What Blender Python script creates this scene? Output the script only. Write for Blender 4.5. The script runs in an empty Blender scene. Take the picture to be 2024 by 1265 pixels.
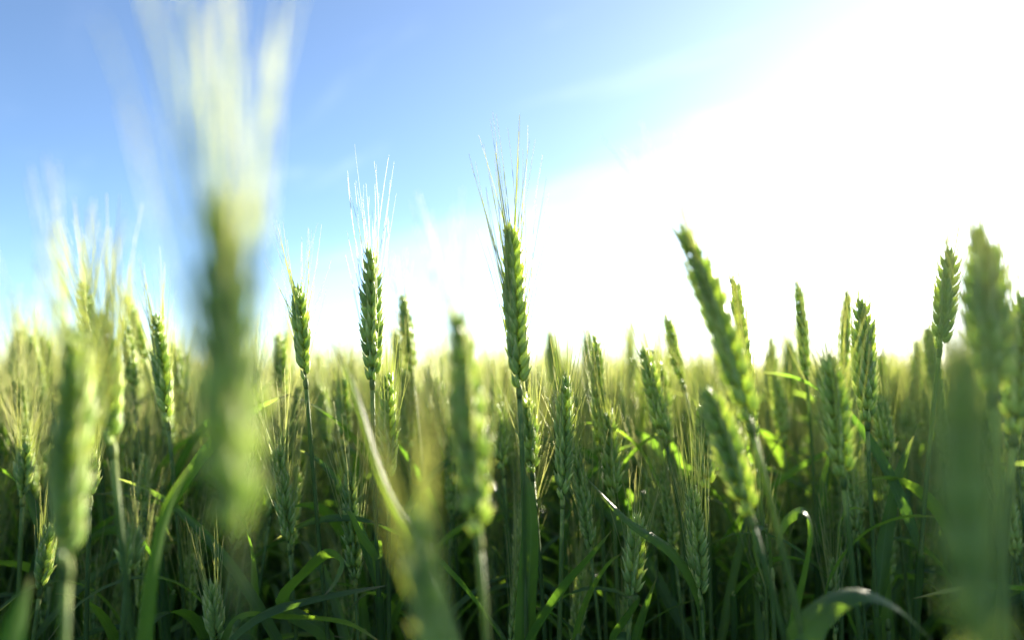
import bpy, math, random
import numpy as np
from mathutils import Vector, Matrix, Quaternion, noise

scene = bpy.context.scene
rng = random.Random(11)
V = Vector
R = math.radians

# ------------------------------------------------------------------ camera
CAM_H = 0.80
F_PX = 24.0 / 36.0 * 2024.0            # focal length in photograph pixels
PITCH = math.atan((745 - 632.5) / F_PX)
cam_data = bpy.data.cameras.new('camera')
cam_data.lens = 24.0
cam_data.sensor_width = 36.0
cam_data.clip_start = 0.01
cam_data.clip_end = 5000.0
cam_data.dof.use_dof = True
cam_data.dof.focus_distance = 0.425
cam_data.dof.aperture_fstop = 2.75
cam = bpy.data.objects.new('camera', cam_data)
cam.location = (0, 0, CAM_H)
cam.rotation_euler = (math.pi / 2 + PITCH, 0, 0)
scene.collection.objects.link(cam)
scene.camera = cam
CAM_ROT = cam.rotation_euler.to_matrix()


def at(px, py, d):
    """world point seen at photograph pixel (px,py), d metres along the lens axis"""
    v = V(((px - 1012) / F_PX * d, -(py - 632.5) / F_PX * d, -d))
    return CAM_ROT @ v + V((0, 0, CAM_H))


# ------------------------------------------------------------------ sky, sun, exposure
SUN_AZ = R(36.0)
SUN_EL = R(11.0)
sun_dir = V((math.cos(SUN_EL) * math.sin(SUN_AZ), math.cos(SUN_EL) * math.cos(SUN_AZ), math.sin(SUN_EL)))

world = bpy.data.worlds.new('World')
scene.world = world
world.use_nodes = True
nt = world.node_tree
nt.nodes.clear()


def nd(tree, kind, **kw):
    n = tree.nodes.new(kind)
    for k, v in kw.items():
        if k.startswith('i_'):
            n.inputs[k[2:].replace('_', ' ')].default_value = v
        else:
            setattr(n, k, v)
    return n


def mth(tree, op, a, b=None, c=None, clamp=False):
    n = tree.nodes.new('ShaderNodeMath')
    n.operation = op
    n.use_clamp = clamp
    for i, v in enumerate((a, b, c)):
        if v is None:
            continue
        if isinstance(v, (int, float)):
            n.inputs[i].default_value = v
        else:
            tree.links.new(v, n.inputs[i])
    return n.outputs[0]


def build_world():
    L = nt.links.new
    sky = nd(nt, 'ShaderNodeTexSky', sky_type='NISHITA')
    sky.sun_disc = False
    sky.sun_elevation = SUN_EL
    sky.sun_rotation = SUN_AZ
    sky.altitude = 1500
    sky.air_density = 0.85
    sky.dust_density = 0.4
    sky.ozone_density = 2.8
    tc = nd(nt, 'ShaderNodeTexCoord')
    sep = nd(nt, 'ShaderNodeSeparateXYZ')
    L(tc.outputs['Generated'], sep.inputs[0])
    x, y, z = sep.outputs
    zc = mth(nt, 'MAXIMUM', z, 0.03)
    px = mth(nt, 'DIVIDE', x, zc)
    py = mth(nt, 'DIVIDE', y, zc)
    # cirrus layer: coordinates on a high flat sheet, u along the bank, v across it
    u = mth(nt, 'SUBTRACT', mth(nt, 'MULTIPLY', px, 0.69), mth(nt, 'MULTIPLY', py, 0.724))
    v = mth(nt, 'ADD', mth(nt, 'MULTIPLY', px, 0.724), mth(nt, 'MULTIPLY', py, 0.69))
    comb = nd(nt, 'ShaderNodeCombineXYZ')
    L(mth(nt, 'MULTIPLY', u, 0.55), comb.inputs[0])
    L(mth(nt, 'MULTIPLY', v, 2.2), comb.inputs[1])
    n1 = nd(nt, 'ShaderNodeTexNoise')
    n1.inputs['Scale'].default_value = 1.0
    n1.inputs['Detail'].default_value = 5.0
    n1.inputs['Roughness'].default_value = 0.55
    n1.inputs['Distortion'].default_value = 0.4
    L(comb.outputs[0], n1.inputs['Vector'])
    nf = n1.outputs[0]
    edge = mth(nt, 'ADD', mth(nt, 'SUBTRACT', v, 2.42), mth(nt, 'MULTIPLY', mth(nt, 'SUBTRACT', nf, 0.5), 1.3))
    mr = nd(nt, 'ShaderNodeMapRange', interpolation_type='SMOOTHSTEP')
    mr.inputs['From Min'].default_value = -0.20
    mr.inputs['From Max'].default_value = 0.95
    L(edge, mr.inputs['Value'])
    bank = mth(nt, 'MULTIPLY', mr.outputs[0], mth(nt, 'ADD', mth(nt, 'MULTIPLY', nf, 1.1), 0.25))
    # separate thin streaks
    mr2 = nd(nt, 'ShaderNodeMapRange', interpolation_type='SMOOTHSTEP')
    mr2.inputs['From Min'].default_value = 0.56
    mr2.inputs['From Max'].default_value = 0.80
    L(nf, mr2.inputs['Value'])
    cover = mth(nt, 'ADD', mth(nt, 'MULTIPLY', bank, 0.42), mth(nt, 'MULTIPLY', mr2.outputs[0], 0.4))
    cover = mth(nt, 'ADD', cover, 0.20)
    # forward scattering of the ice crystals (Henyey-Greenstein)
    dot = nd(nt, 'ShaderNodeVectorMath', operation='DOT_PRODUCT')
    L(tc.outputs['Generated'], dot.inputs[0])
    dot.inputs[1].default_value = sun_dir
    g = 0.66
    den = mth(nt, 'POWER', mth(nt, 'SUBTRACT', 1 + g * g, mth(nt, 'MULTIPLY', dot.outputs['Value'], 2 * g)), 1.5)
    hg = mth(nt, 'DIVIDE', 1 - g * g, den)
    amt = mth(nt, 'MULTIPLY', cover, mth(nt, 'ADD', mth(nt, 'MULTIPLY', hg, 1.12), 0.22))
    amt = mth(nt, 'MULTIPLY', amt, mth(nt, 'GREATER_THAN', z, -0.02))
    col = nd(nt, 'ShaderNodeVectorMath', operation='SCALE')
    col.inputs[0].default_value = (1.0, 0.96, 0.90)
    L(amt, col.inputs['Scale'])
    add = nd(nt, 'ShaderNodeVectorMath', operation='ADD')
    L(sky.outputs[0], add.inputs[0])
    L(col.outputs[0], add.inputs[1])
    bg = nd(nt, 'ShaderNodeBackground')
    bg.inputs['Strength'].default_value = 0.050
    L(add.outputs[0], bg.inputs['Color'])
    out = nd(nt, 'ShaderNodeOutputWorld')
    L(bg.outputs[0], out.inputs[0])


build_world()

sun_data = bpy.data.lights.new('sun', 'SUN')
sun_data.energy = 5.0
sun_data.angle = R(0.5)
sun_data.color = (1.0, 0.90, 0.72)
sun = bpy.data.objects.new('sun', sun_data)
sun.rotation_euler = (-sun_dir).to_track_quat('-Z', 'Y').to_euler()
sun.location = (3, 4, 3)
scene.collection.objects.link(sun)

vs = scene.view_settings
vs.view_transform = 'Standard'
vs.look = 'None'
vs.gamma = 1.0
vs.use_curve_mapping = False
vs.exposure = 2.65
cy = scene.cycles
cy.use_denoising = True
cy.max_bounces = 10
cy.diffuse_bounces = 7
cy.glossy_bounces = 3
cy.transmission_bounces = 6
cy.sample_clamp_indirect = 6.0
cy.caustics_reflective = False
cy.caustics_refractive = False


# ------------------------------------------------------------------ materials
def ramp(tree, fac, stops):
    n = tree.nodes.new('ShaderNodeValToRGB')
    e = n.color_ramp.elements
    while len(e) < len(stops):
        e.new(0.5)
    for el, (p, c) in zip(e, stops):
        el.position = p
        el.color = (*c, 1)
    tree.links.new(fac, n.inputs[0])
    return n.outputs[0]


def mix_rgb(tree, fac, a, b, mode='MIX'):
    n = tree.nodes.new('ShaderNodeMix')
    n.data_type = 'RGBA'
    n.blend_type = mode
    for sock, v in ((n.inputs[0], fac), (n.inputs[6], a), (n.inputs[7], b)):
        if isinstance(v, (int, float)):
            sock.default_value = v
        elif isinstance(v, tuple):
            sock.default_value = (*v, 1)
        else:
            tree.links.new(v, sock)
    return n.outputs[2]


def plant_material(name, stops, trans_stops, trans=0.35, rough=0.45, spec=0.5, noise_scale=60.0, veins=False, sheen=0.0, sss=0.0):
    """reflecting + light-transmitting tissue; 't' runs along the piece, uv.x across it"""
    m = bpy.data.materials.new(name)
    m.use_nodes = True
    t = m.node_tree
    t.nodes.clear()
    L = t.links.new
    at_t = nd(t, 'ShaderNodeAttribute', attribute_name='t')
    info = nd(t, 'ShaderNodeObjectInfo')
    at_r = nd(t, 'ShaderNodeAttribute', attribute_name='rnd')
    geo = nd(t, 'ShaderNodeNewGeometry')
    tex = nd(t, 'ShaderNodeTexNoise')
    tex.inputs['Scale'].default_value = noise_scale
    tex.inputs['Detail'].default_value = 4
    L(geo.outputs['Position'], tex.inputs['Vector'])
    tv = mth(t, 'ADD', at_t.outputs['Fac'], mth(t, 'MULTIPLY', mth(t, 'SUBTRACT', tex.outputs[0], 0.5), 0.25), clamp=True)
    c1 = ramp(t, tv, stops)
    c2 = ramp(t, tv, trans_stops)
    # from plant to plant and from piece to piece
    rsum = mth(t, 'FRACT', mth(t, 'ADD', info.outputs['Random'], at_r.outputs['Fac']))
    val = mth(t, 'ADD', mth(t, 'MULTIPLY', rsum, 0.45), 0.78)
    val = mth(t, 'MULTIPLY', val, mth(t, 'ADD', mth(t, 'MULTIPLY', tex.outputs[0], 0.6), 0.7))
    hue = nd(t, 'ShaderNodeHueSaturation')
    L(mth(t, 'ADD', mth(t, 'MULTIPLY', rsum, -0.035), 0.513), hue.inputs['Hue'])
    L(val, hue.inputs['Value'])
    L(c1, hue.inputs['Color'])
    hue2 = nd(t, 'ShaderNodeHueSaturation')
    L(mth(t, 'ADD', mth(t, 'MULTIPLY', rsum, -0.03), 0.512), hue2.inputs['Hue'])
    L(val, hue2.inputs['Value'])
    L(c2, hue2.inputs['Color'])
    base, tcol = hue.outputs[0], hue2.outputs[0]
    bump_h = tex.outputs[0]
    if veins:
        uv = nd(t, 'ShaderNodeUVMap')
        sp = nd(t, 'ShaderNodeSeparateXYZ')
        L(uv.outputs[0], sp.inputs[0])
        stripe = mth(t, 'SINE', mth(t, 'MULTIPLY', sp.outputs[0], 90.0))
        stripe01 = mth(t, 'ADD', mth(t, 'MULTIPLY', stripe, 0.5), 0.5)
        mid = mth(t, 'LESS_THAN', mth(t, 'ABSOLUTE', mth(t, 'SUBTRACT', sp.outputs[0], 0.5)), 0.035)
        base = mix_rgb(t, mth(t, 'MULTIPLY', stripe01, 0.28), base, (0.16, 0.24, 0.10))
        base = mix_rgb(t, mth(t, 'MULTIPLY', mid, 0.45), base, (0.20, 0.30, 0.12))
        tcol = mix_rgb(t, mth(t, 'MULTIPLY', stripe01, 0.30), tcol, (0.10, 0.22, 0.02))
        bump_h = mth(t, 'ADD', stripe01, mth(t, 'MULTIPLY', tex.outputs[0], 0.4))
    bmp = nd(t, 'ShaderNodeBump')
    bmp.inputs['Strength'].default_value = 0.25
    bmp.inputs['Distance'].default_value = 0.0004
    L(bump_h, bmp.inputs['Height'])
    pb = nd(t, 'ShaderNodeBsdfPrincipled')
    L(base, pb.inputs['Base Color'])
    pb.inputs['Roughness'].default_value = rough
    pb.inputs['Specular IOR Level'].default_value = spec
    pb.inputs['Sheen Weight'].default_value = sheen
    if sss:
        pb.inputs['Subsurface Weight'].default_value = sss
        pb.inputs['Subsurface Radius'].default_value = (0.9, 1.0, 0.35)
        pb.inputs['Subsurface Scale'].default_value = 0.005
    L(bmp.outputs[0], pb.inputs['Normal'])
    tr = nd(t, 'ShaderNodeBsdfTranslucent')
    L(tcol, tr.inputs['Color'])
    mx = nd(t, 'ShaderNodeMixShader')
    mx.inputs[0].default_value = trans
    L(pb.outputs[0], mx.inputs[1])
    L(tr.outputs[0], mx.inputs[2])
    out = nd(t, 'ShaderNodeOutputMaterial')
    L(mx.outputs[0], out.inputs[0])
    return m


MAT = {}
MAT['husk'] = plant_material('husk', [(0.0, (0.24, 0.32, 0.09)), (0.3, (0.30, 0.43, 0.13)), (0.72, (0.31, 0.45, 0.15)), (0.9, (0.52, 0.58, 0.26)), (1.0, (0.50, 0.54, 0.28))],
                             [(0.0, (0.74, 0.80, 0.20)), (0.5, (0.66, 0.86, 0.22)), (1.0, (0.92, 0.92, 0.42))], trans=0.43, rough=0.45, noise_scale=260)
MAT['awn'] = plant_material('awn', [(0.0, (0.36, 0.46, 0.16)), (1.0, (0.50, 0.50, 0.27))],
                            [(0.0, (0.66, 0.76, 0.26)), (1.0, (0.74, 0.74, 0.40))], trans=0.55, rough=0.5, spec=0.3, noise_scale=40)
MAT['stem'] = plant_material('stem', [(0.0, (0.08, 0.115, 0.030)), (0.8, (0.10, 0.165, 0.050)), (0.965, (0.11, 0.18, 0.055)), (1.0, (0.28, 0.34, 0.10))],
                             [(0.0, (0.20, 0.35, 0.04)), (1.0, (0.35, 0.5, 0.08))], trans=0.25, rough=0.58, spec=0.22, noise_scale=90)
MAT['leaf'] = plant_material('leaf', [(0.0, (0.062, 0.115, 0.030)), (0.6, (0.064, 0.125, 0.038)), (0.90, (0.10, 0.15, 0.045)), (1.0, (0.35, 0.27, 0.12))],
                             [(0.0, (0.24, 0.50, 0.03)), (0.8, (0.29, 0.54, 0.035)), (1.0, (0.40, 0.42, 0.10))], trans=0.52, rough=0.45, spec=0.38,
                             noise_scale=30, veins=True)
MATS = ['husk', 'awn', 'stem', 'leaf']


def ground_material():
    m = bpy.data.materials.new('soil')
    m.use_nodes = True
    t = m.node_tree
    pb = t.nodes['Principled BSDF']
    geo = nd(t, 'ShaderNodeNewGeometry')
    n1 = nd(t, 'ShaderNodeTexNoise')
    n1.inputs['Scale'].default_value = 9
    n1.inputs['Detail'].default_value = 8
    t.links.new(geo.outputs['Position'], n1.inputs['Vector'])
    c = ramp(t, n1.outputs[0], [(0.3, (0.035, 0.028, 0.018)), (0.7, (0.10, 0.08, 0.05))])
    t.links.new(c, pb.inputs['Base Color'])
    pb.inputs['Roughness'].default_value = 0.95
    b = nd(t, 'ShaderNodeBump')
    b.inputs['Distance'].default_value = 0.02
    t.links.new(n1.outputs[0], b.inputs['Height'])
    t.links.new(b.outputs[0], pb.inputs['Normal'])
    return m


def canopy_material():
    m = bpy.data.materials.new('far_canopy')
    m.use_nodes = True
    t = m.node_tree
    pb = t.nodes['Principled BSDF']
    geo = nd(t, 'ShaderNodeNewGeometry')
    n1 = nd(t, 'ShaderNodeTexNoise')
    n1.inputs['Scale'].default_value = 6
    n1.inputs['Detail'].default_value = 8
    t.links.new(geo.outputs['Position'], n1.inputs['Vector'])
    c = ramp(t, n1.outputs[0], [(0.3, (0.09, 0.14, 0.04)), (0.7, (0.26, 0.30, 0.11))])
    t.links.new(c, pb.inputs['Base Color'])
    pb.inputs['Roughness'].default_value = 0.8
    return m


# ------------------------------------------------------------------ mesh building
class Geo:
    """a small mesh under construction: verts, faces, per-vertex t and rnd, per-face material, uv per vertex"""
    def __init__(self):
        self.v, self.f, self.t, self.r, self.m, self.uv = [], [], [], [], [], []

    def add(self, other, mat=None):
        o = len(self.v)
        if mat is None:
            self.v += other.v
        else:
            self.v += [mat @ p for p in other.v]
        self.f += [tuple(i + o for i in f) for f in other.f]
        self.t += other.t
        self.r += other.r
        self.m += other.m
        self.uv += other.uv
        return self

    def mesh(self, name, mats):
        me = bpy.data.meshes.new(name)
        me.from_pydata([tuple(p) for p in self.v], [], self.f)
        for k in mats:
            me.materials.append(MAT[k])
        idx = {MATS.index(k): i for i, k in enumerate(mats)}
        me.polygons.foreach_set('material_index', [idx[x] for x in self.m])
        me.polygons.foreach_set('use_smooth', [True] * len(self.f))
        a = me.attributes.new('t', 'FLOAT', 'POINT')
        a.data.foreach_set('value', self.t)
        a = me.attributes.new('rnd', 'FLOAT', 'POINT')
        a.data.foreach_set('value', self.r)
        uvl = me.uv_layers.new(name='UVMap')
        li = np.empty(len(me.loops), dtype=np.int32)
        me.loops.foreach_get('vertex_index', li)
        uvs = np.array(self.uv, dtype=np.float32)[li]
        uvl.data.foreach_set('uv', uvs.ravel())
        me.update()
        return me


def frames(pts, hint=V((0, 1, 0))):
    """tangent, side, normal along a path"""
    out = []
    n = len(pts)
    for i in range(n):
        tg = (pts[min(i + 1, n - 1)] - pts[max(i - 1, 0)]).normalized()
        h = hint if abs(tg.dot(hint)) < 0.95 else V((1, 0, 0.2)).normalized()
        s = tg.cross(h).normalized()
        out.append((tg, s, s.cross(tg)))
    return out


def tube(pts, radii, sides, mat, rnd=0.0, t0=0.0, t1=1.0, cap=True):
    g = Geo()
    fr = frames(pts)
    n = len(pts)
    mi = MATS.index(mat)
    for i, p in enumerate(pts):
        _, s, b = fr[i]
        for k in range(sides):
            a = 2 * math.pi * k / sides
            g.v.append(p + (s * math.cos(a) + b * math.sin(a)) * radii[i])
            g.t.append(t0 + (t1 - t0) * i / (n - 1))
            g.r.append(rnd)
            g.uv.append((k / sides, i / (n - 1)))
    for i in range(n - 1):
        for k in range(sides):
            k2 = (k + 1) % sides
            g.f.append((i * sides + k, i * sides + k2, (i + 1) * sides + k2, (i + 1) * sides + k))
            g.m.append(mi)
    if cap:
        g.f.append(tuple(range(sides))[::-1]); g.m.append(mi)
        g.f.append(tuple(range((n - 1) * sides, n * sides))); g.m.append(mi)
    return g


def catmull(pts, n):
    P = [pts[0] * 2 - pts[1]] + list(pts) + [pts[-1] * 2 - pts[-2]]
    seg = len(pts) - 1
    out = []
    for i in range(n):
        u = i / (n - 1) * seg
        k = min(int(u), seg - 1)
        f = u - k
        a, b, c, d = P[k], P[k + 1], P[k + 2], P[k + 3]
        out.append(0.5 * ((2 * b) + (c - a) * f + (2 * a - 5 * b + 4 * c - d) * f * f + (3 * b - a - 3 * c + d) * f ** 3))
    return out


def blade(pts, width, rolls, rnd=0.0, hint=V((0, 1, 0)), fold=0.16, n=22, base_narrow=0.45, wav=0.0, t0=0.0):
    """a grass blade along pts; the blade's broad side faces `hint` turned by roll (degrees) about its length"""
    path = catmull(pts, n)
    g = Geo()
    mi = MATS.index('leaf')
    cols = 5
    for i, p in enumerate(path):
        u = i / (n - 1)
        tg = (path[min(i + 1, n - 1)] - path[max(i - 1, 0)]).normalized()
        h = hint - tg * hint.dot(tg)
        if h.length < 0.15:
            h = V((0.3, 0.2, 1)) - tg * V((0.3, 0.2, 1)).dot(tg)
        h.normalize()
        ru = u * (len(rolls) - 1)
        k = min(int(ru), len(rolls) - 2) if len(rolls) > 1 else 0
        roll = rolls[0] if len(rolls) == 1 else rolls[k] + (rolls[k + 1] - rolls[k]) * (ru - k)
        h = Quaternion(tg, R(roll)) @ h
        s = tg.cross(h)
        w = width * min(1.0, base_narrow + u * 4.0) * max(0.0, 1 - u ** 2.6) ** 0.85
        w = max(w, 0.00025) * (1 + wav * math.sin(u * 23 + rnd * 9) * 0.5)
        for c in range(cols):
            x = c / (cols - 1) * 2 - 1
            off = h * (fold * w * (abs(x) ** 1.3 - 0.5)) + h * (wav * w * 0.25 * x * math.sin(u * 17 + rnd * 20))
            g.v.append(p + s * (x * w * 0.5) + off)
            g.t.append(t0 + (1 - t0) * u)
            g.r.append(rnd)
            g.uv.append((c / (cols - 1), u))
    for i in range(n - 1):
        for c in range(cols - 1):
            a = i * cols + c
            g.f.append((a, a + 1, a + cols + 1, a + cols))
            g.m.append(mi)
    return g


def floret(length, width, depth, sides=6, rings=6, beak=0.22, rnd=0.0, keel=0.22):
    """pointed boat-shaped husk along +Z, its back towards +X"""
    g = Geo()
    mi = MATS.index('husk')
    prof = []
    for i in range(rings + 1):
        u = i / rings
        r = math.sin(math.pi * min(1, u ** 0.78)) ** 0.75 if 0 < u < 1 else 0.0
        r *= (1 - 0.35 * u)
        prof.append((u, r * 1.12))
    g.v.append(V((0, 0, 0))); g.t.append(0.0); g.r.append(rnd); g.uv.append((0.5, 0))
    for i in range(1, rings):
        u, r = prof[i]
        bow = -0.18 * width * math.sin(math.pi * u) * 0 + 0.10 * length * (u - 0.5) ** 2
        for k in range(sides):
            a = 2 * math.pi * k / sides
            rr = 1 + (keel if k == 0 else 0)
            g.v.append(V((math.cos(a) * r * depth * 0.5 * rr - bow * 0.6, math.sin(a) * r * width * 0.5, u * length)))
            g.t.append(u); g.r.append(rnd); g.uv.append((k / sides, u))
    g.v.append(V((-0.02 * length, 0, length * (1 + beak)))); g.t.append(1.0); g.r.append(rnd); g.uv.append((0.5, 1))
    last = len(g.v) - 1
    for k in range(sides):
        g.f.append((0, 1 + (k + 1) % sides, 1 + k)); g.m.append(mi)
    for i in range(rings - 2):
        for k in range(sides):
            k2 = (k + 1) % sides
            a = 1 + i * sides
            g.f.append((a + k, a + k2, a + sides + k2, a + sides + k)); g.m.append(mi)
    a = 1 + (rings - 2) * sides
    for k in range(sides):
        g.f.append((a + k, a + (k + 1) % sides, last)); g.m.append(mi)
    return g


def spikelet_geo(seed, sides=6, rings=6):
    """fan of husks on +X side of the rachis, growing along +Z, about 11 mm tall"""
    r = random.Random(seed)
    g = Geo()
    J = lambda a: r.uniform(-a, a)

    def put(L, W, D, tilt_out, fan, off, rnd):
        m = Matrix.Translation(off) @ Matrix.Rotation(R(fan), 4, 'X') @ Matrix.Rotation(R(tilt_out), 4, 'Y') 
        g.add(floret(L, W, D, sides, rings, rnd=rnd), m)
    for s in (-1, 1):
        put(.0112, .0041, .0036, 12 + J(5), -s * (18 + J(5)), V((.0002, s * .0016, .0008)), r.random() * .4)       # side florets
        put(.0088, .0034, .0026, 19 + J(5), -s * (28 + J(6)), V((.0004, s * .0021, 0)), r.random() * .4)          # glumes
    put(.0112, .0042, .0038, 19 + J(5), J(6), V((.0010, 0, .0012)), r.random() * .4)
    put(.0090, .0036, .0036, 4, J(6), V((-.0004, 0, .0040)), r.random() * .4)
    return g


SPIKELETS_HI = [spikelet_geo(100 + i) for i in range(7)]
SPIKELETS_LO = [spikelet_geo(200 + i, 5, 4) for i in range(3)]


def ear_layout(L, seed, bend=0.0, wscale=1.0, awn=0.06, spread=11, awn_sides=3, awn_seg=6, per=3, thick=1.0):
    """rachis path, spikelet transforms and awns of one ear; local base at origin, axis +Z, ranks on +-X"""
    r = random.Random(seed)
    n = max(12, int(round(L / 0.0044)))
    body = L - 0.0105 * wscale
    path = []
    for i in range(13):
        u = i / 12
        path.append(V((bend * L * u * u, 0, body * u)))

    def on(u):
        return V((bend * L * u * u, 0, body * u)), V((2 * bend * L * u, 0, body)).normalized()
    mats = []
    awns = Geo()
    for i in range(n + 1):
        u = i / n
        p, tg = on(u)
        side = 1 if i % 2 else -1
        sc = wscale * (0.52 + 0.56 * math.sin(math.pi * min(1, 0.20 + u * 0.73))) * r.uniform(.88, 1.10)
        if i == 0:
            sc *= .75
        q = V((0, 0, 1)).rotation_difference(tg).to_matrix().to_4x4()
        yaw = 0 if side > 0 else math.pi
        if i == n:
            yaw = math.pi / 2
        m = Matrix.Translation(p) @ q @ Matrix.Rotation(yaw + R(r.uniform(-12, 12)), 4, 'Z') @ Matrix.Translation(V((.0004, 0, 0))) \
            @ Matrix.Rotation(R(r.uniform(-3, 5) - 3 * u), 4, 'Y') @ Matrix.Scale(sc, 4)
        mats.append(m)
        if i < 1:
            continue
        for k in range(per):
            s = (-1, 1, 0)[k]
            if r.random() < (.08 if k < 2 else .55):
                continue
            tip = m @ V((.0028, s * .0042, .0108))
            sp = r.uniform(.5, 1.7) * spread
            d_out = (m.to_3x3() @ V((.8, s * 1.0, 0))).normalized()
            ln = awn * r.uniform(.6, 1.12) * (0.75 + .25 * math.sin(math.pi * (0.15 + u * .7)))
            d0 = (tg + d_out * math.tan(R(sp))).normalized()
            cv = V((r.uniform(-1, 1), r.uniform(-1, 1), 0)) * ln * .05 - d_out * ln * r.uniform(-.03, .08)
            pts = []
            for j in range(awn_seg + 1):
                w = j / awn_seg
                pts.append(tip + d0 * (ln * w) + cv * (w * w))
            rad = [(.00031 * thick * (1 - .66 * j / awn_seg)) for j in range(awn_seg + 1)]
            awns.add(tube(pts, rad, awn_sides, 'awn', rnd=r.random() * .6, cap=False))
    rach = tube(path, [.0011 * (1 - .5 * i / 12) for i in range(13)], 6, 'stem', t0=.9, t1=.9)
    return rach, mats, awns


def stem_path(foot, top, top_dir, n=16):
    """foot on the ground up to the ear base, arriving along top_dir"""
    L = (top - foot).length
    a = foot + V((0, 0, 1)) * L * .45
    b = top - top_dir * L * .30
    out = []
    for i in range(n):
        u = (i / (n - 1)) ** 0.8
        k = 1 - u
        out.append(foot * k ** 3 + a * 3 * k * k * u + b * 3 * k * u * u + top * u ** 3)
    return out


def stem_geo(path, r0=.0019, r1=.00135, sides=8, rnd=0.0):
    n = len(path)
    rad = [r0 + (r1 - r0) * (i / (n - 1)) for i in range(n)]
    g = tube(path, rad, sides, 'stem', rnd=rnd)
    # swollen collar under the ear and one knot lower down
    tg = (path[-1] - path[-2]).normalized()
    g.add(tube([path[-1] - tg * .006, path[-1] - tg * .003, path[-1] - tg * .0005, path[-1] + tg * .0025], [r1 * 1.02, r1 * 1.35, r1 * 1.2, r1 * .8],
               sides, 'stem', rnd=rnd, t0=.97, t1=1.0))
    k = int(n * .45)
    t2 = (path[k + 1] - path[k]).normalized()
    g.add(tube([path[k] - t2 * .005, path[k] - t2 * .0015, path[k] + t2 * .0015, path[k] + t2 * .005], [r0 * .95, r0 * 1.45, r0 * 1.45, r0 * .95], sides, 'stem', rnd=rnd, t0=.3, t1=.3))
    return g


def sheath(path, i0, i1, extra=.0006, rnd=0.0):
    """leaf base wrapped round the stem between two path indices"""
    pts = path[i0:i1 + 1]
    return tube(pts, [.0021 + extra] * len(pts), 7, 'leaf', rnd=rnd, t0=.02, t1=.1, cap=False)


# ------------------------------------------------------------------ linking
COL = scene.collection


def link(name, data, parent=None, kind=None, label=None, cat=None, group=None):
    o = bpy.data.objects.new(name, data)
    COL.objects.link(o)
    if parent is not None:
        o.parent = parent
    for k, v in (('kind', kind), ('label', label), ('category', cat), ('group', group)):
        if v:
            o[k] = v
    return o


# ------------------------------------------------------------------ setting: ground and far canopy
def build_ground():
    n = 40
    g = bpy.data.meshes.new('ground')
    verts, faces = [], []
    S = 2500.0
    xs = [math.copysign(abs(k) ** 3, k) * S for k in [i / (n / 2) - 1 for i in range(n + 1)]]
    for yy in xs:
        for xx in xs:
            verts.append((xx, yy, 0.0))
    for j in range(n):
        for i in range(n):
            a = j * (n + 1) + i
            faces.append((a, a + 1, a + n + 2, a + n + 1))
    g.from_pydata(verts, [], faces)
    g.materials.append(ground_material())
    link('ground', g, kind='structure', label='dark soil of the flat wheat field')


build_ground()

# ------------------------------------------------------------------ wheat stalks drawn one by one
HI_MESH = [s.mesh('spikelet', ['husk']) for s in SPIKELETS_HI]


def face_camera_basis(axis, yaw):
    """matrix whose Z is the ear axis and whose X lies across the view, turned by yaw about the axis"""
    z = axis.normalized()
    x = V((1, 0, 0)) - z * z.x
    x.normalize()
    m = Matrix((x, z.cross(x), z)).transposed()
    return m.to_4x4() @ Matrix.Rotation(R(yaw), 4, 'Z')


def make_stalk(label, top, base, d, foot=None, yaw=30, awn=.06, spread=11, w=1.0, bend=0.0, dd=0.0, leaves=(), seed=None, group='wheat stalks in front of the crowd', per=3,
               auto_leaves=1, thick=0.9, stem_scale=1.0):
    """top, base: photograph pixels of the ear's two ends, d its distance; dd: how much farther the tip is than the base"""
    seed = seed if seed is not None else int(top[0] * 7 + top[1])
    r = random.Random(seed)
    pt, pb = at(top[0], top[1], d + dd), at(base[0], base[1], d)
    axis = pt - pb
    L = axis.length
    fx = foot if foot is not None else base[0] + (base[0] - top[0]) * .5 + r.uniform(-40, 40)
    f0 = at(fx, 1265, d)
    ground = pb + (f0 - pb) * (pb.z / max(.05, pb.z - f0.z)) * .75
    ground.z = 0
    root = link('wheat_stalk', None, label=label, cat='wheat', group=group)
    root.location = ground
    root.empty_display_size = .02
    inv = Matrix.Translation(-ground)
    path = stem_path(ground, pb, axis.normalized(), 18)
    loc = [inv @ p for p in path]
    rnd = r.random() * .6
    link('stem', stem_geo(loc, .0020 * stem_scale, .0014 * stem_scale, rnd=rnd).mesh('stem', ['stem']), root)
    rach, mats, awns = ear_layout(L, seed, bend, w, awn, spread, per=per, thick=thick)
    # bend moves the tip sideways: aim the axis so that the tip still lands on its place
    em = face_camera_basis(axis, yaw)
    ear = link('ear', rach.mesh('ear', ['stem']), root)
    ear.matrix_local = Matrix.Translation(loc[-1]) @ em
    for i, m in enumerate(mats):
        s = link('spikelet', HI_MESH[(i * 7 + seed) % len(HI_MESH)], ear)
        s.matrix_local = m
    link('awns', awns.mesh('awns', ['awn']), ear, kind='stuff')
    # given leaves: (pixel y on the stem where it leaves, points, width, rolls)
    for lf in leaves:
        ry, pts, wd, rolls = lf[:4]
        opt = lf[4] if len(lf) > 4 else {}
        z = at(base[0], ry, d).z
        k = min(range(len(path)), key=lambda i: abs(path[i].z - z))
        P = [path[max(0, k - 1)], path[k]] + [at(*q) for q in pts]
        g = blade([inv @ p for p in P], wd, rolls, rnd=r.random() * .6, n=30, wav=.06, **opt)
        link('leaf', g.mesh('leaf', ['leaf']), root)
    for j in range(auto_leaves):
        z = pb.z - r.uniform(.13, .2) - j * .11
        k = min(range(len(path)), key=lambda i: abs(path[i].z - z))
        g = random_leaf(r, loc[k], (loc[k + 1] - loc[k]).normalized(), r.uniform(15, 165))
        g.add(sheath(loc, max(0, k - 4), k))
        link('leaf', g.mesh('leaf', ['leaf']), root)
    return root


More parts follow.
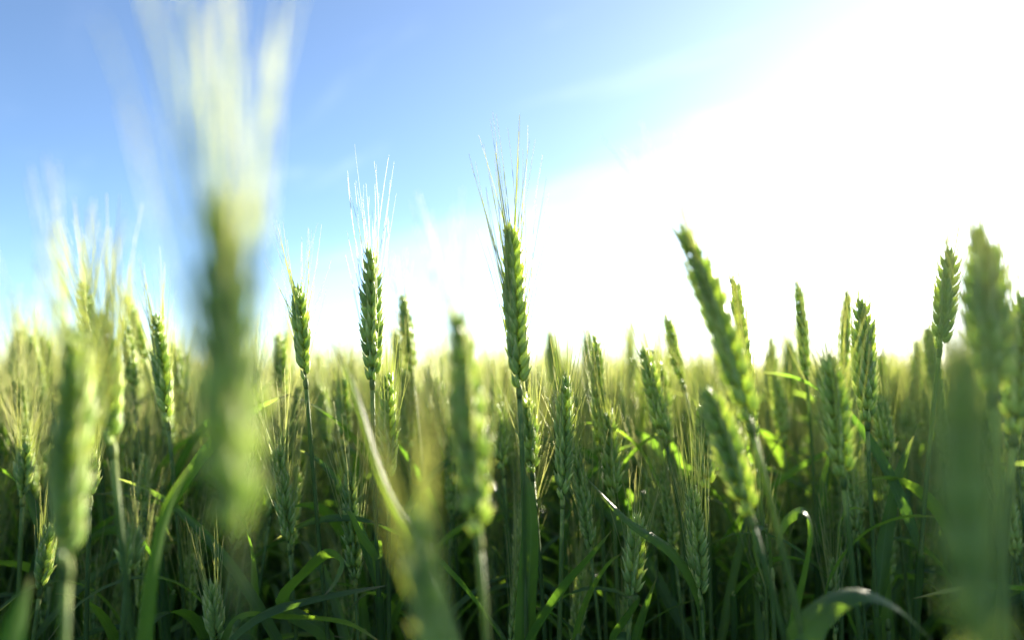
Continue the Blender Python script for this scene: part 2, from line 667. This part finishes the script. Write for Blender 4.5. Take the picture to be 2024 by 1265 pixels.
def random_leaf(r, base, up, az, length=None, width=None):
    length = length or r.uniform(.13, .24)
    width = width or r.uniform(.0060, .0110)
    o = V((math.cos(R(az)), math.sin(R(az)), 0))
    e = R(r.uniform(52, 78))
    droop = r.uniform(.5, 2.2)
    pts = [base.copy()]
    p = base.copy()
    n = 7
    tw = r.uniform(-.25, .25)
    side = V((-o.y, o.x, 0))
    for i in range(n):
        u = (i + .5) / n
        a = e - droop * (u ** 1.8) * 1.25
        dirn = o * math.cos(a) + V((0, 0, 1)) * math.sin(a) + side * tw * u
        p = p + dirn.normalized() * (length / n)
        pts.append(p.copy())
    r0 = r.uniform(-25, 25)
    return blade(pts, width, [r0, r0 + r.uniform(-60, 60), r0 + r.uniform(-160, 160)], rnd=r.random() * .6, hint=(V((0, 0, 1)) - o * .6).normalized(),
                 fold=.2, n=14, wav=.08)


GA = 'wheat stalks in front of the crowd'
# (label, ear top px, ear base px, distance, options)
STALKS = [
    ('tall sharp green wheat ear standing alone in the middle, biggest ear in focus', (1008, 428), (1026, 768), .40, dict(foot=1020, yaw=14, awn=.080, spread=9, seed=5, w=1.2, thick=1.1)),
    ('sharp upright wheat ear with high pale awns, left of the tallest sharp ear', (733, 480), (736, 752), .43, dict(foot=762, yaw=75, awn=.068, spread=8, w=.98, thick=.75)),
    ('sharp wheat ear on a long bare curving stem right of the big blurred ear', (588, 550), (604, 752), .45, dict(foot=640, yaw=30, awn=.058, spread=15, w=.98, auto_leaves=0)),
    ('wide blurred wheat ear closest to the lens, left of the sharp ears', (436, 350), (468, 1050), .127, dict(foot=455, yaw=75, awn=.064, spread=8, auto_leaves=0, w=.84, thick=1.35, stem_scale=.45, seed=3402)),
    ('blurred pale wheat ear hanging low near the left edge of the picture', (152, 620), (132, 1115), .225, dict(foot=130, yaw=20, awn=.065, spread=12, auto_leaves=0, thick=1.25)),
    ('softly blurred dark wheat ear between the left edge and the wide blurred ear', (198, 600), (222, 880), .30, dict(foot=262, yaw=40, awn=.062, spread=11, auto_leaves=0, thick=1.2, w=1.05)),
    ('blurred bluish wheat ear between the tallest sharp ear and the bare leaf tip', (908, 610), (945, 1060), .255, dict(foot=958, yaw=60, awn=.055, spread=9, auto_leaves=0, w=.95, thick=1.2)),
    ('blurred olive wheat ear rising from the bottom edge under the slanting leaf', (812, 985), (885, 1420), .165, dict(foot=900, yaw=20, awn=.045, spread=9, auto_leaves=0, w=.85, thick=1.1, stem_scale=.7)),
    ('very blurred pale green wheat ear filling the lower right corner', (1890, 600), (1935, 1330), .108, dict(foot=1945, yaw=50, awn=.045, spread=8, auto_leaves=0, w=.58, stem_scale=.6, seed=77)),
    ('broad dark wheat ear standing right against the sun glare', (1940, 425), (1965, 775), .262, dict(foot=1975, yaw=15, awn=.055, spread=9, auto_leaves=0, w=1.15, per=3)),
    ('brownish wheat ear cut by the right edge of the picture', (2030, 560), (2005, 860), .31, dict(foot=1990, yaw=30, awn=.06, spread=13, auto_leaves=0)),
    ('slanting wheat ear leaning left, its toothed outline against the white sky', (1372, 432), (1482, 835), .30, dict(foot=1540, yaw=20, awn=.06, spread=10, auto_leaves=0, w=1.0, bend=-.06, thick=1.1)),
    ('short slanting pale wheat ear low under the tall leaning one', (1396, 755), (1482, 1020), .305, dict(foot=1500, yaw=35, awn=.045, spread=14, auto_leaves=0, w=.95)),
    ('dark thin wheat ear half hidden behind the tall leaning ear', (1450, 540), (1492, 880), .46, dict(foot=1480, yaw=80, awn=.05, spread=7, w=.8)),
    ('wheat ear with a spread brush of awns right beside the tallest sharp stem', (1118, 735), (1112, 988), .44, dict(foot=1108, yaw=10, awn=.06, spread=13)),
    ('sharp wheat ear directly under the tallest sharp ear, behind its stem', (1036, 770), (1052, 935), .47, dict(foot=1060, yaw=60, awn=.06, spread=13)),
    ('pale wheat ear just right of the upright ear with high awns', (768, 728), (768, 955), .45, dict(foot=770, yaw=30, awn=.055, spread=9)),
    ('small wheat ear with short neck beside the long bare curving stem', (676, 738), (684, 882), .56, dict(foot=700, yaw=40, awn=.05, spread=12)),
    ('dark small wheat ear in the gap next to the long bare curving stem', (634, 752), (648, 890), .66, dict(foot=660, yaw=70, awn=.05, spread=9)),
    ('dark upright wheat ear on its own against white sky, right of the leaning ear', (1703, 578), (1714, 835), .46, dict(foot=1738, yaw=40, awn=.045, spread=7, w=1.1)),
    ('bluish wheat ear with pale awns sweeping up to its left', (1640, 692), (1666, 945), .35, dict(foot=1700, yaw=20, awn=.07, spread=14, auto_leaves=0)),
    ('small wheat ear leaning under the dark upright ear', (1734, 775), (1756, 905), .52, dict(foot=1775, yaw=30, awn=.04, spread=9)),
    ('hazy wheat ear leaning right beside the sun glare', (1882, 480), (1858, 690), .46, dict(foot=1840, yaw=30, awn=.05, spread=8)),
    ('small hazy wheat ear below the one leaning right', (1834, 638), (1852, 770), .62, dict(foot=1850, yaw=30, awn=.045, spread=9)),
    ('crooked wheat ear leaning left, alone in the bright gap of the middle', (1272, 682), (1314, 868), .50, dict(foot=1330, yaw=35, awn=.045, spread=14)),
    ('narrow dark wheat ear seen edge-on between the two brushy ears', (1178, 655), (1186, 895), .50, dict(foot=1195, yaw=88, awn=.04, spread=8, w=.85)),
    ('yellow-green wheat ear low beside the narrow edge-on ear', (1204, 805), (1212, 985), .48, dict(foot=1220, yaw=30, awn=.06, spread=10)),
    ('low short wheat ear with a fan of awns under the long pointed leaf', (1262, 1010), (1248, 1182), .42, dict(foot=1240, yaw=35, awn=.04, spread=11, auto_leaves=0)),
    ('low wheat ear with fine awns at the foot of the long pointed leaf', (1368, 955), (1384, 1185), .42, dict(foot=1390, yaw=15, awn=.06, spread=8, auto_leaves=0)),
    ('dark wheat ear tucked behind the short slanting pale one', (1388, 790), (1396, 965), .50, dict(foot=1400, yaw=50, awn=.06, spread=9)),
    ('slim wheat ear leaning left right of the upright ear with high awns', (795, 575), (814, 735), .58, dict(foot=830, yaw=60, awn=.05, spread=8, w=.9)),
    ('thin dark wheat ear in shade beside the slim leaning ear', (783, 645), (792, 760), .66, dict(foot=800, yaw=80, awn=.05, spread=8, w=.85)),
    ('small dark wheat ear left of the blurred bluish ear', (856, 695), (854, 785), .80, dict(foot=850, yaw=60, awn=.04, spread=9)),
    ('thin pointed wheat ear alone on the white sky with awns to its right', (1577, 550), (1594, 745), .55, dict(foot=1600, yaw=80, awn=.05, spread=10, w=.72)),
    ('thin dark wheat ear just left of the dark upright one', (1676, 570), (1666, 735), .60, dict(foot=1660, yaw=75, awn=.03, spread=9, w=.8)),
    ('blunt dark wheat ear right of the tall leaning ear in the back row', (1527, 662), (1520, 800), .72, dict(foot=1520, yaw=30, awn=.03, spread=9)),
    ('small pointed wheat ear beside the blunt dark one in the back row', (1561, 668), (1566, 770), .80, dict(foot=1566, yaw=70, awn=.05, spread=9, w=.9)),
    ('pale wheat ear leaning left with drooping awns before the white sky', (1316, 615), (1350, 760), .56, dict(foot=1370, yaw=75, awn=.05, spread=12, w=.75)),
    ('tiny thin wheat ear in the bright gap left of the crooked ear', (1245, 640), (1249, 745), .95, dict(foot=1250, yaw=80, awn=.04, spread=8, w=.8)),
    ('dark wheat ear leaning left between the two blurred ears of the left side', (250, 578), (288, 720), .62, dict(foot=310, yaw=50, awn=.045, spread=10, w=.9)),
    ('narrow wheat ear left of the sharp ear on the left side, leaning slightly', (246, 625), (264, 775), .60, dict(foot=290, yaw=60, awn=.05, spread=10, w=.9)),
    ('sharp dark wheat ear with grainy outline left of the wide blurred ear', (308, 608), (332, 835), .50, dict(foot=345, yaw=40, awn=.055, spread=9)),
    ('thin wheat ear touching the blurred flank of the wide ear', (346, 672), (356, 780), .72, dict(foot=360, yaw=70, awn=.045, spread=9)),
    ('small wheat ear leaning right near the left edge of the picture', (40, 648), (30, 765), .66, dict(foot=25, yaw=50, awn=.05, spread=12)),
    ('small pale wheat ear leaning left beside the one leaning right', (58, 655), (82, 770), .66, dict(foot=95, yaw=40, awn=.05, spread=12)),
    ('dark wheat ear between the pale leaning ear and the blurred hanging ear', (86, 655), (100, 770), .68, dict(foot=110, yaw=60, awn=.045, spread=9)),
    ('dark thin wheat ear just behind the softly blurred dark one', (164, 550), (180, 700), .55, dict(foot=190, yaw=70, awn=.06, spread=11, w=.85)),
    ('bluish wheat ear under the awns left of the tallest sharp stem', (980, 792), (994, 930), .52, dict(foot=1000, yaw=30, awn=.05, spread=13)),
    ('low ragged wheat ear beside the blurred hanging ear at left', (182, 880), (178, 985), .45, dict(foot=176, yaw=45, awn=.03, spread=8, w=.85, auto_leaves=0)),
    ('low bent wheat ear in the lower left corner', (100, 1030), (80, 1165), .45, dict(foot=75, yaw=35, awn=.04, spread=9, auto_leaves=0)),
    ('low wheat ear in shade under the wide blurred ear', (415, 1140), (430, 1275), .42, dict(foot=432, yaw=25, awn=.045, spread=9, auto_leaves=0)),
    ('small low wheat ear near the bottom left between dark stems', (262, 1030), (252, 1135), .36, dict(foot=250, yaw=75, awn=.04, spread=9, w=.8, auto_leaves=0)),
    ('pale wheat ear close to the left edge at mid height', (52, 865), (45, 985), .48, dict(foot=48, yaw=40, awn=.05, spread=12, auto_leaves=0)),
    ('slim wheat ear in the back row left of the narrow edge-on ear', (1160, 648), (1164, 760), .74, dict(foot=1165, yaw=60, awn=.05, spread=9)),
    ('slim pale wheat ear in the back row right of the tallest sharp ear', (1089, 650), (1094, 770), .74, dict(foot=1095, yaw=50, awn=.05, spread=9)),
    ('dim wheat ear low in the back row under the hazy ears', (1794, 782), (1796, 905), .66, dict(foot=1796, yaw=30, awn=.04, spread=10)),
    ('thin wheat ear rising from the crowd right of the wide blurred ear', (552, 655), (556, 790), .62, dict(foot=560, yaw=60, awn=.05, spread=12)),
]
LEAVES = {   # leaves that belong to one of the stalks above: index -> list of (root y, points, width, rolls)
    0: [(1180, [(1048, 1080, .40), (1045, 980, .40), (1022, 895, .40)], .013, [10, 20, 35])],
    1: [(1120, [(748, 1100, .43), (715, 1060, .42), (690, 1010, .41), (667, 1010, .41)], .007, [30, 50, 80])],
    2: [(1245, [(560, 1195, .44), (610, 1128, .43), (648, 1097, .425), (674, 1112, .415), (662, 1150, .41), (638, 1182, .405)], .011, [60, 50, 60, 30, 50, 52])],
    28: [(1160, [(1330, 1095, .41), (1240, 1030, .40), (1155, 940, .40)], .009, [50, 45, 40, 60])],
    27: [(1240, [(1215, 1260, .42), (1260, 1190, .41), (1240, 1180, .41)], .009, [20, 40])],
}
for i, (lab, top, base, d, opt) in enumerate(STALKS):
    make_stalk(lab, top, base, d, leaves=LEAVES.get(i, ()), **opt)

# ------------------------------------------------------------------ leafy shoots without an ear in view
GS = 'leafy wheat shoots below the ears'


def make_shoot(label, pts, width, rolls, drop=.55, lean=.0, **opt):
    """a young tiller: a stem from the ground and the blade that leaves it along the given points (px, py, distance)"""
    P = [at(*q) for q in pts]
    first = P[0]
    foot = V((first.x + lean, first.y + .02, 0))
    root = link('wheat_shoot', None, label=label, cat='wheat leaf', group=GS)
    root.location = foot
    inv = Matrix.Translation(-foot)
    dirn = (P[1] - P[0]).normalized()
    path = stem_path(foot, first, (dirn * .4 + V((0, 0, 1))).normalized(), 12)
    loc = [inv @ p for p in path]
    link('stem', stem_geo(loc, .0020, .0017).mesh('stem', ['stem']), root)
    g = blade([inv @ path[-2]] + [inv @ p for p in P], width, rolls, rnd=rng.random() * .6, n=32, wav=.05, **opt)
    link('leaf', g.mesh('leaf', ['leaf']), root)
    return root


SHOOTS = [
    ('blurred pale leaf slanting up to its tip left of the blurred bluish ear', [(905, 1290, .25), (840, 1110, .26), (760, 960, .27), (700, 770, .28), (645, 655, .29)], .0046, [46, 46, 48, 46]),
    ('broad curved leaf arching over the bottom edge at lower right', [(1575, 1290, .30), (1625, 1205, .30), (1700, 1172, .30), (1775, 1205, .30), (1850, 1275, .30)], .019, [-30, -70, -84, -86, -80]),
    ('upright leaf bent over at the top like a hook, right of the slanting ear', [(1562, 1290, .37), (1592, 1130, .37), (1603, 1045, .37), (1585, 1012, .375), (1550, 1035, .385), (1533, 1090, .39)], .0140, [40, 50, 75, 80, 60]),
    ('sharp green leaf rising steeply to a point right of the tallest sharp stem', [(1040, 1290, .39), (1110, 1170, .395), (1165, 1105, .40), (1210, 1048, .40)], .012, [58, 52, 48, 50]),
    ('narrower green leaf parallel to the sharp rising one, on its right', [(1140, 1260, .43), (1165, 1180, .43), (1200, 1120, .43), (1232, 1092, .43)], .009, [50, 52, 50]),
    ('upright bluish leaf with a fine tip beside the low fan-awned ear', [(1250, 1300, .44), (1270, 1220, .44), (1298, 1142, .44)], .008, [10, 20]),
    ('long nearly level leaf with a pinkish tip crossing the bare stem', [(440, 1290, .41), (520, 1215, .41), (640, 1180, .405), (766, 1158, .40)], .013, [-60, -70, -75, -70]),
    ('long flat leaf lying along the bottom edge below the level leaf', [(470, 1228, .42), (560, 1222, .42), (680, 1232, .41), (760, 1275, .40)], .009, [60, 50, 30]),
    ('blurred upright leaf with a fine tip near the bottom left', [(285, 1320, .30), (300, 1150, .30), (330, 1010, .30), (378, 915, .30)], .008, [66, 62, 58]),
    ('blurred pale green leaf rising in the bottom left corner', [(20, 1340, .22), (30, 1240, .22), (60, 1140, .22)], .012, [72, 68]),
    ('long thin leaf slanting up right across the lower right crowd', [(1640, 1150, .46), (1700, 1062, .46), (1780, 1025, .455), (1860, 1022, .45)], .009, [50, 60, 50]),
    ('bright green leaf lit from behind, standing upright at lower right', [(1755, 1230, .50), (1752, 1150, .50), (1758, 1080, .50)], .010, [0, 5]),
    ('small hooked leaf with a shining bend below the bluish ear', [(1660, 1090, .48), (1662, 1030, .48), (1685, 1006, .47), (1720, 1014, .46)], .010, [40, 60, 70]),
    ('curled leaf hanging in a narrow loop left of the hooked leaf', [(1525, 1130, .46), (1520, 1060, .46), (1500, 1045, .45), (1492, 1090, .44), (1512, 1160, .43)], .007, [30, 60, 70, 40]),
    ('dark leaf hanging across the stems left of the pale ear with short awns', [(700, 960, .58), (705, 905, .58), (680, 885, .57), (660, 900, .56)], .010, [40, 70, 60]),
    ('bright green leaf lit from behind between the level leaf and bare stem', [(720, 1250, .50), (716, 1200, .50), (720, 1160, .49)], .010, [0, 10]),
    ('dark leaf bent over at mid height left of the blurred bluish ear', [(885, 1000, .66), (880, 920, .66), (892, 890, .65), (905, 900, .64)], .012, [30, 50, 60]),
]
for s in SHOOTS:
    make_shoot(*s)


def small_shoots():
    """short tillers in the shade between the stems, each with one or two bent blades"""
    r = random.Random(41)
    spots = []
    while len(spots) < 34:
        px, d = r.uniform(40, 1990), r.uniform(.46, .68)
        if all(abs(px - q[0]) > 30 or abs(d - q[1]) > .05 for q in spots):
            spots.append((px, d))
    for px, d in spots:
        py = r.uniform(930, 1120)
        side = 'left' if px < 560 else ('middle' if px < 1330 else 'right')
        lab = {'left': 'short leafy wheat shoot in the shade under the ears, left third of the picture',
               'middle': 'short leafy wheat shoot in the shade under the ears, middle of the picture',
               'right': 'short leafy wheat shoot in the shade under the ears, right third of the picture'}[side]
        top = at(px, py + 60, d)
        foot = V((top.x + r.uniform(-.03, .03), top.y + r.uniform(-.02, .03), 0))
        root = link('wheat_shoot', None, label=lab, cat='wheat leaf', group='short shoots in the shade, ' + side)
        root.location = foot
        inv = Matrix.Translation(-foot)
        loc = [inv @ p for p in stem_path(foot, top, V((r.uniform(-.2, .2), 0, 1)).normalized(), 12)]
        link('stem', stem_geo(loc, .0018, .0013, sides=6).mesh('stem', ['stem']), root)
        for j in range(2):
            k = 11 - 2 * j
            g = random_leaf(r, loc[k], V((0, 0, 1)), r.choice((r.uniform(-30, 60), r.uniform(120, 210))), length=r.uniform(.09, .16), width=r.uniform(.007, .0105))
            g.add(sheath(loc, max(0, k - 3), k))
            link('leaf', g.mesh('leaf', ['leaf']), root)


small_shoots()

# ------------------------------------------------------------------ repeated stalks of the crowd
NV = 14


def variant(seed, leaves=3, ear=True, height=.80):
    """one stalk as separate pieces in local space, foot at the origin"""
    r = random.Random(seed)
    lean = V((r.uniform(-.03, .03), r.uniform(-.03, .03), 0))
    L = r.uniform(.062, .092)
    top = V((lean.x, lean.y, height - (L if ear else .08)))
    tdir = (V((0, 0, 1)) + V((r.uniform(-.16, .16), r.uniform(-.16, .16), 0))).normalized()
    path = stem_path(V((0, 0, 0)), top, tdir, 12)
    parts = {'stem': stem_geo(path, .0019, .0013, sides=6, rnd=r.random() * .5)}
    if ear:
        rach, mats, awns = ear_layout(L, seed, r.uniform(-.05, .05), r.uniform(.80, 1.0), r.uniform(.055, .080), r.uniform(8, 14), awn_seg=4)
        E = Matrix.Translation(top) @ V((0, 0, 1)).rotation_difference(tdir).to_matrix().to_4x4() @ Matrix.Rotation(r.uniform(0, 6.28), 4, 'Z')
        g = Geo()
        g.add(rach, E)
        for i, m in enumerate(mats):
            g.add(SPIKELETS_LO[i % 3], E @ m)
        parts['ear'] = g
        parts['awns'] = Geo().add(awns, E)
    lv = []
    for j in range(leaves):
        z = top.z - (.07 if ear else .0) - .095 * j - r.uniform(0, .06)
        k = max(1, min(range(len(path)), key=lambda i: abs(path[i].z - z)))
        k = min(k, len(path) - 2)
        g = random_leaf(r, path[k], (path[k + 1] - path[k]).normalized(), r.uniform(0, 360))
        g.add(sheath(path, max(0, k - 3), k))
        lv.append(g)
    parts['leaves'] = lv
    return parts


VARS = [variant(1000 + i, leaves=2) for i in range(NV)]
VMESH = []
for p in VARS:
    VMESH.append(dict(stem=p['stem'].mesh('stem', ['stem']), ear=p['ear'].mesh('ear', ['husk', 'stem']), awns=p['awns'].mesh('awns', ['awn']),
                      leaves=[g.mesh('leaf', ['leaf']) for g in p['leaves']]))


def zone(px, d):
    side = 'left' if px < 560 else ('middle' if px < 1330 else 'right')
    if d < .76:
        return {'left': ('wheat stalk in the nearer crowd behind the blurred ears on the left side', 'nearer crowd of stalks, left'),
                'middle': ('wheat stalk in the nearer crowd behind the tallest sharp ear', 'nearer crowd of stalks, middle'),
                'right': ('wheat stalk in the nearer crowd behind the leaning ear and sun-side ears', 'nearer crowd of stalks, right')}[side]
    return {'left': ('soft small wheat stalk far back in the crowd on the left side', 'farther crowd of stalks, left'),
            'middle': ('soft small wheat stalk far back in the crowd below the bright gap', 'farther crowd of stalks, middle'),
            'right': ('soft small wheat stalk far back in the crowd toward the sun', 'farther crowd of stalks, right')}[side]


def place_variant(k, x, y, s, rz, tx, ty, label, group):
    vm = VMESH[k]
    root = link('wheat_stalk', None, label=label, cat='wheat', group=group)
    root.location = (x, y, 0)
    root.rotation_euler = (tx, ty, rz)
    root.scale = (s, s, s)
    link('stem', vm['stem'], root)
    e = link('ear', vm['ear'], root)
    link('awns', vm['awns'], e, kind='stuff')
    for me in vm['leaves']:
        link('leaf', me, root)


rr = random.Random(77)
count = 0
N_IND = 243
pts_ind = []
tries = 0
while count < N_IND and tries < 20000:
    tries += 1
    d = math.sqrt(rr.uniform(.48 ** 2, .98 ** 2))
    px = rr.uniform(-60, 2084)
    x, y = (px - 1012) / F_PX * d, d
    if any((x - a) ** 2 + (y - b) ** 2 < .024 ** 2 for a, b in pts_ind):
        continue
    # nearest stalks stay low so that they fill only the shade below the ears in focus
    hi = .045 if d > .7 else (.018 if d > .56 else -.035)
    top = CAM_H + rr.uniform(-.09 if d > .7 else -.16, hi)
    if d > .8 and rr.random() < .15:
        top += .02
    s = top / .80
    lab, grp = zone(px, d)
    pts_ind.append((x, y))
    place_variant(rr.randrange(NV), x, y, s, rr.uniform(0, 6.28), rr.uniform(-.03, .03), rr.uniform(-.03, .03), lab, grp)
    count += 1

# ------------------------------------------------------------------ the rest of the field, past counting
src = bpy.data.collections.new('wheat_kinds')


def joined(p, name):
    g = Geo()
    g.add(p['stem'])
    if 'ear' in p:
        g.add(p['ear']).add(p['awns'])
    for l in p['leaves']:
        g.add(l)
    return bpy.data.objects.new(name, g.mesh(name, MATS))


NS = 0
for i, p in enumerate(VARS):
    src.objects.link(joined(p, 'field_stalk_%02d' % i)); NS += 1
for i in range(4):
    src.objects.link(joined(variant(3000 + i, leaves=5, ear=False, height=.70), 'field_stalk_%02d' % (NV + i))); NS += 1


def scatter(name, label, pts):
    """pts: x, y, scale, rot, index"""
    me = bpy.data.meshes.new(name)
    me.from_pydata([(p[0], p[1], 0) for p in pts], [], [])
    for nm, typ, col in (('scl', 'FLOAT', 2), ('rot', 'FLOAT_VECTOR', 3), ('idx', 'INT', 4)):
        a = me.attributes.new(nm, typ, 'POINT')
        if typ == 'FLOAT_VECTOR':
            a.data.foreach_set('vector', np.array([p[col] for p in pts], dtype=np.float32).ravel())
        else:
            a.data.foreach_set('value', [p[col] for p in pts])
    o = link(name, me, kind='stuff', label=label)
    ng = bpy.data.node_groups.new(name, 'GeometryNodeTree')
    ng.interface.new_socket('Geometry', in_out='INPUT', socket_type='NodeSocketGeometry')
    ng.interface.new_socket('Geometry', in_out='OUTPUT', socket_type='NodeSocketGeometry')
    gi, go = ng.nodes.new('NodeGroupInput'), ng.nodes.new('NodeGroupOutput')
    ci = ng.nodes.new('GeometryNodeCollectionInfo')
    ci.inputs['Collection'].default_value = src
    ci.inputs['Separate Children'].default_value = True
    ci.inputs['Reset Children'].default_value = True
    ip = ng.nodes.new('GeometryNodeInstanceOnPoints')
    ip.inputs['Pick Instance'].default_value = True

    def named(nm, typ):
        n = ng.nodes.new('GeometryNodeInputNamedAttribute')
        n.data_type = typ
        n.inputs['Name'].default_value = nm
        return n.outputs['Attribute']
    L = ng.links.new
    L(gi.outputs[0], ip.inputs['Points'])
    L(ci.outputs[0], ip.inputs['Instance'])
    L(named('idx', 'INT'), ip.inputs['Instance Index'])
    L(named('rot', 'FLOAT_VECTOR'), ip.inputs['Rotation'])
    L(named('scl', 'FLOAT'), ip.inputs['Scale'])
    L(ip.outputs[0], go.inputs[0])
    md = o.modifiers.new('scatter', 'NODES')
    md.node_group = ng
    return o


def field_points():
    r = random.Random(5)
    out = []

    def put(x, y, top, idx):
        out.append((x, y, top / .80, (r.uniform(-.04, .04), r.uniform(-.04, .04), r.uniform(0, 6.28)), idx))
    # between the counted stalks: shoots with leaves only, and shorter ears under the others
    for _ in range(280):
        d = math.sqrt(r.uniform(.50 ** 2, 1.4 ** 2))
        a = r.uniform(-55, 55)
        put(math.sin(R(a)) * d * 1.05, math.cos(R(a)) * d + .02, r.uniform(.66, .85), NV + r.randrange(4))
    for _ in range(560):
        d = math.sqrt(r.uniform(.62 ** 2, 1.2 ** 2))
        a = r.uniform(-55, 55)
        put(math.sin(R(a)) * d * 1.05, math.cos(R(a)) * d + .02, CAM_H + r.uniform(-.15, .02), r.randrange(NV))
    # ahead: rings of falling density out to 40 m
    for d0, d1, dens in ((.96, 2.0, 460), (2.0, 4.0, 380), (4.0, 8.0, 150), (8.0, 16.0, 45), (16.0, 40.0, 9)):
        A = R(62)
        n = int(A * (d1 * d1 - d0 * d0) * dens)
        for _ in range(n):
            d = math.sqrt(r.uniform(d0 * d0, d1 * d1))
            a = r.uniform(-A, A)
            idx = r.randrange(NV) if r.random() < .85 else NV + r.randrange(4)
            top = CAM_H + r.gauss(-.02, .03)
            put(math.sin(a) * d, math.cos(a) * d, min(top, CAM_H + .04), idx)
    # beside and behind the photographer
    for _ in range(2000):
        d = math.sqrt(r.uniform(.60 ** 2, 2.4 ** 2))
        a = r.uniform(62, 298)
        put(math.sin(R(a)) * d, math.cos(R(a)) * d, CAM_H + r.gauss(-.04, .03), r.randrange(NV))
    return out


FIELD = field_points()
scatter('wheat_field', 'mass of green wheat stretching back to the horizon', FIELD)


def far_canopy():
    """the closed top of the crop far away, a bumpy sheet standing above the soil"""
    verts, faces = [], []
    r = random.Random(3)
    rings = [14 * (1.16 ** i) for i in range(36)]
    na = 120
    for d in rings:
        for j in range(na + 1):
            a = R(-75 + 150 * j / na)
            verts.append((math.sin(a) * d, math.cos(a) * d, .73 + r.uniform(-.05, .05)))
    for i in range(len(rings) - 1):
        for j in range(na):
            q = i * (na + 1) + j
            faces.append((q, q + 1, q + na + 2, q + na + 1))
    me = bpy.data.meshes.new('distant_crop')
    me.from_pydata(verts, [], faces)
    me.materials.append(canopy_material())
    link('distant_crop', me, kind='stuff', label='closed green top of the distant wheat crop at the horizon')


far_canopy()
print('stalks', len(STALKS) + count, 'field', len(FIELD))
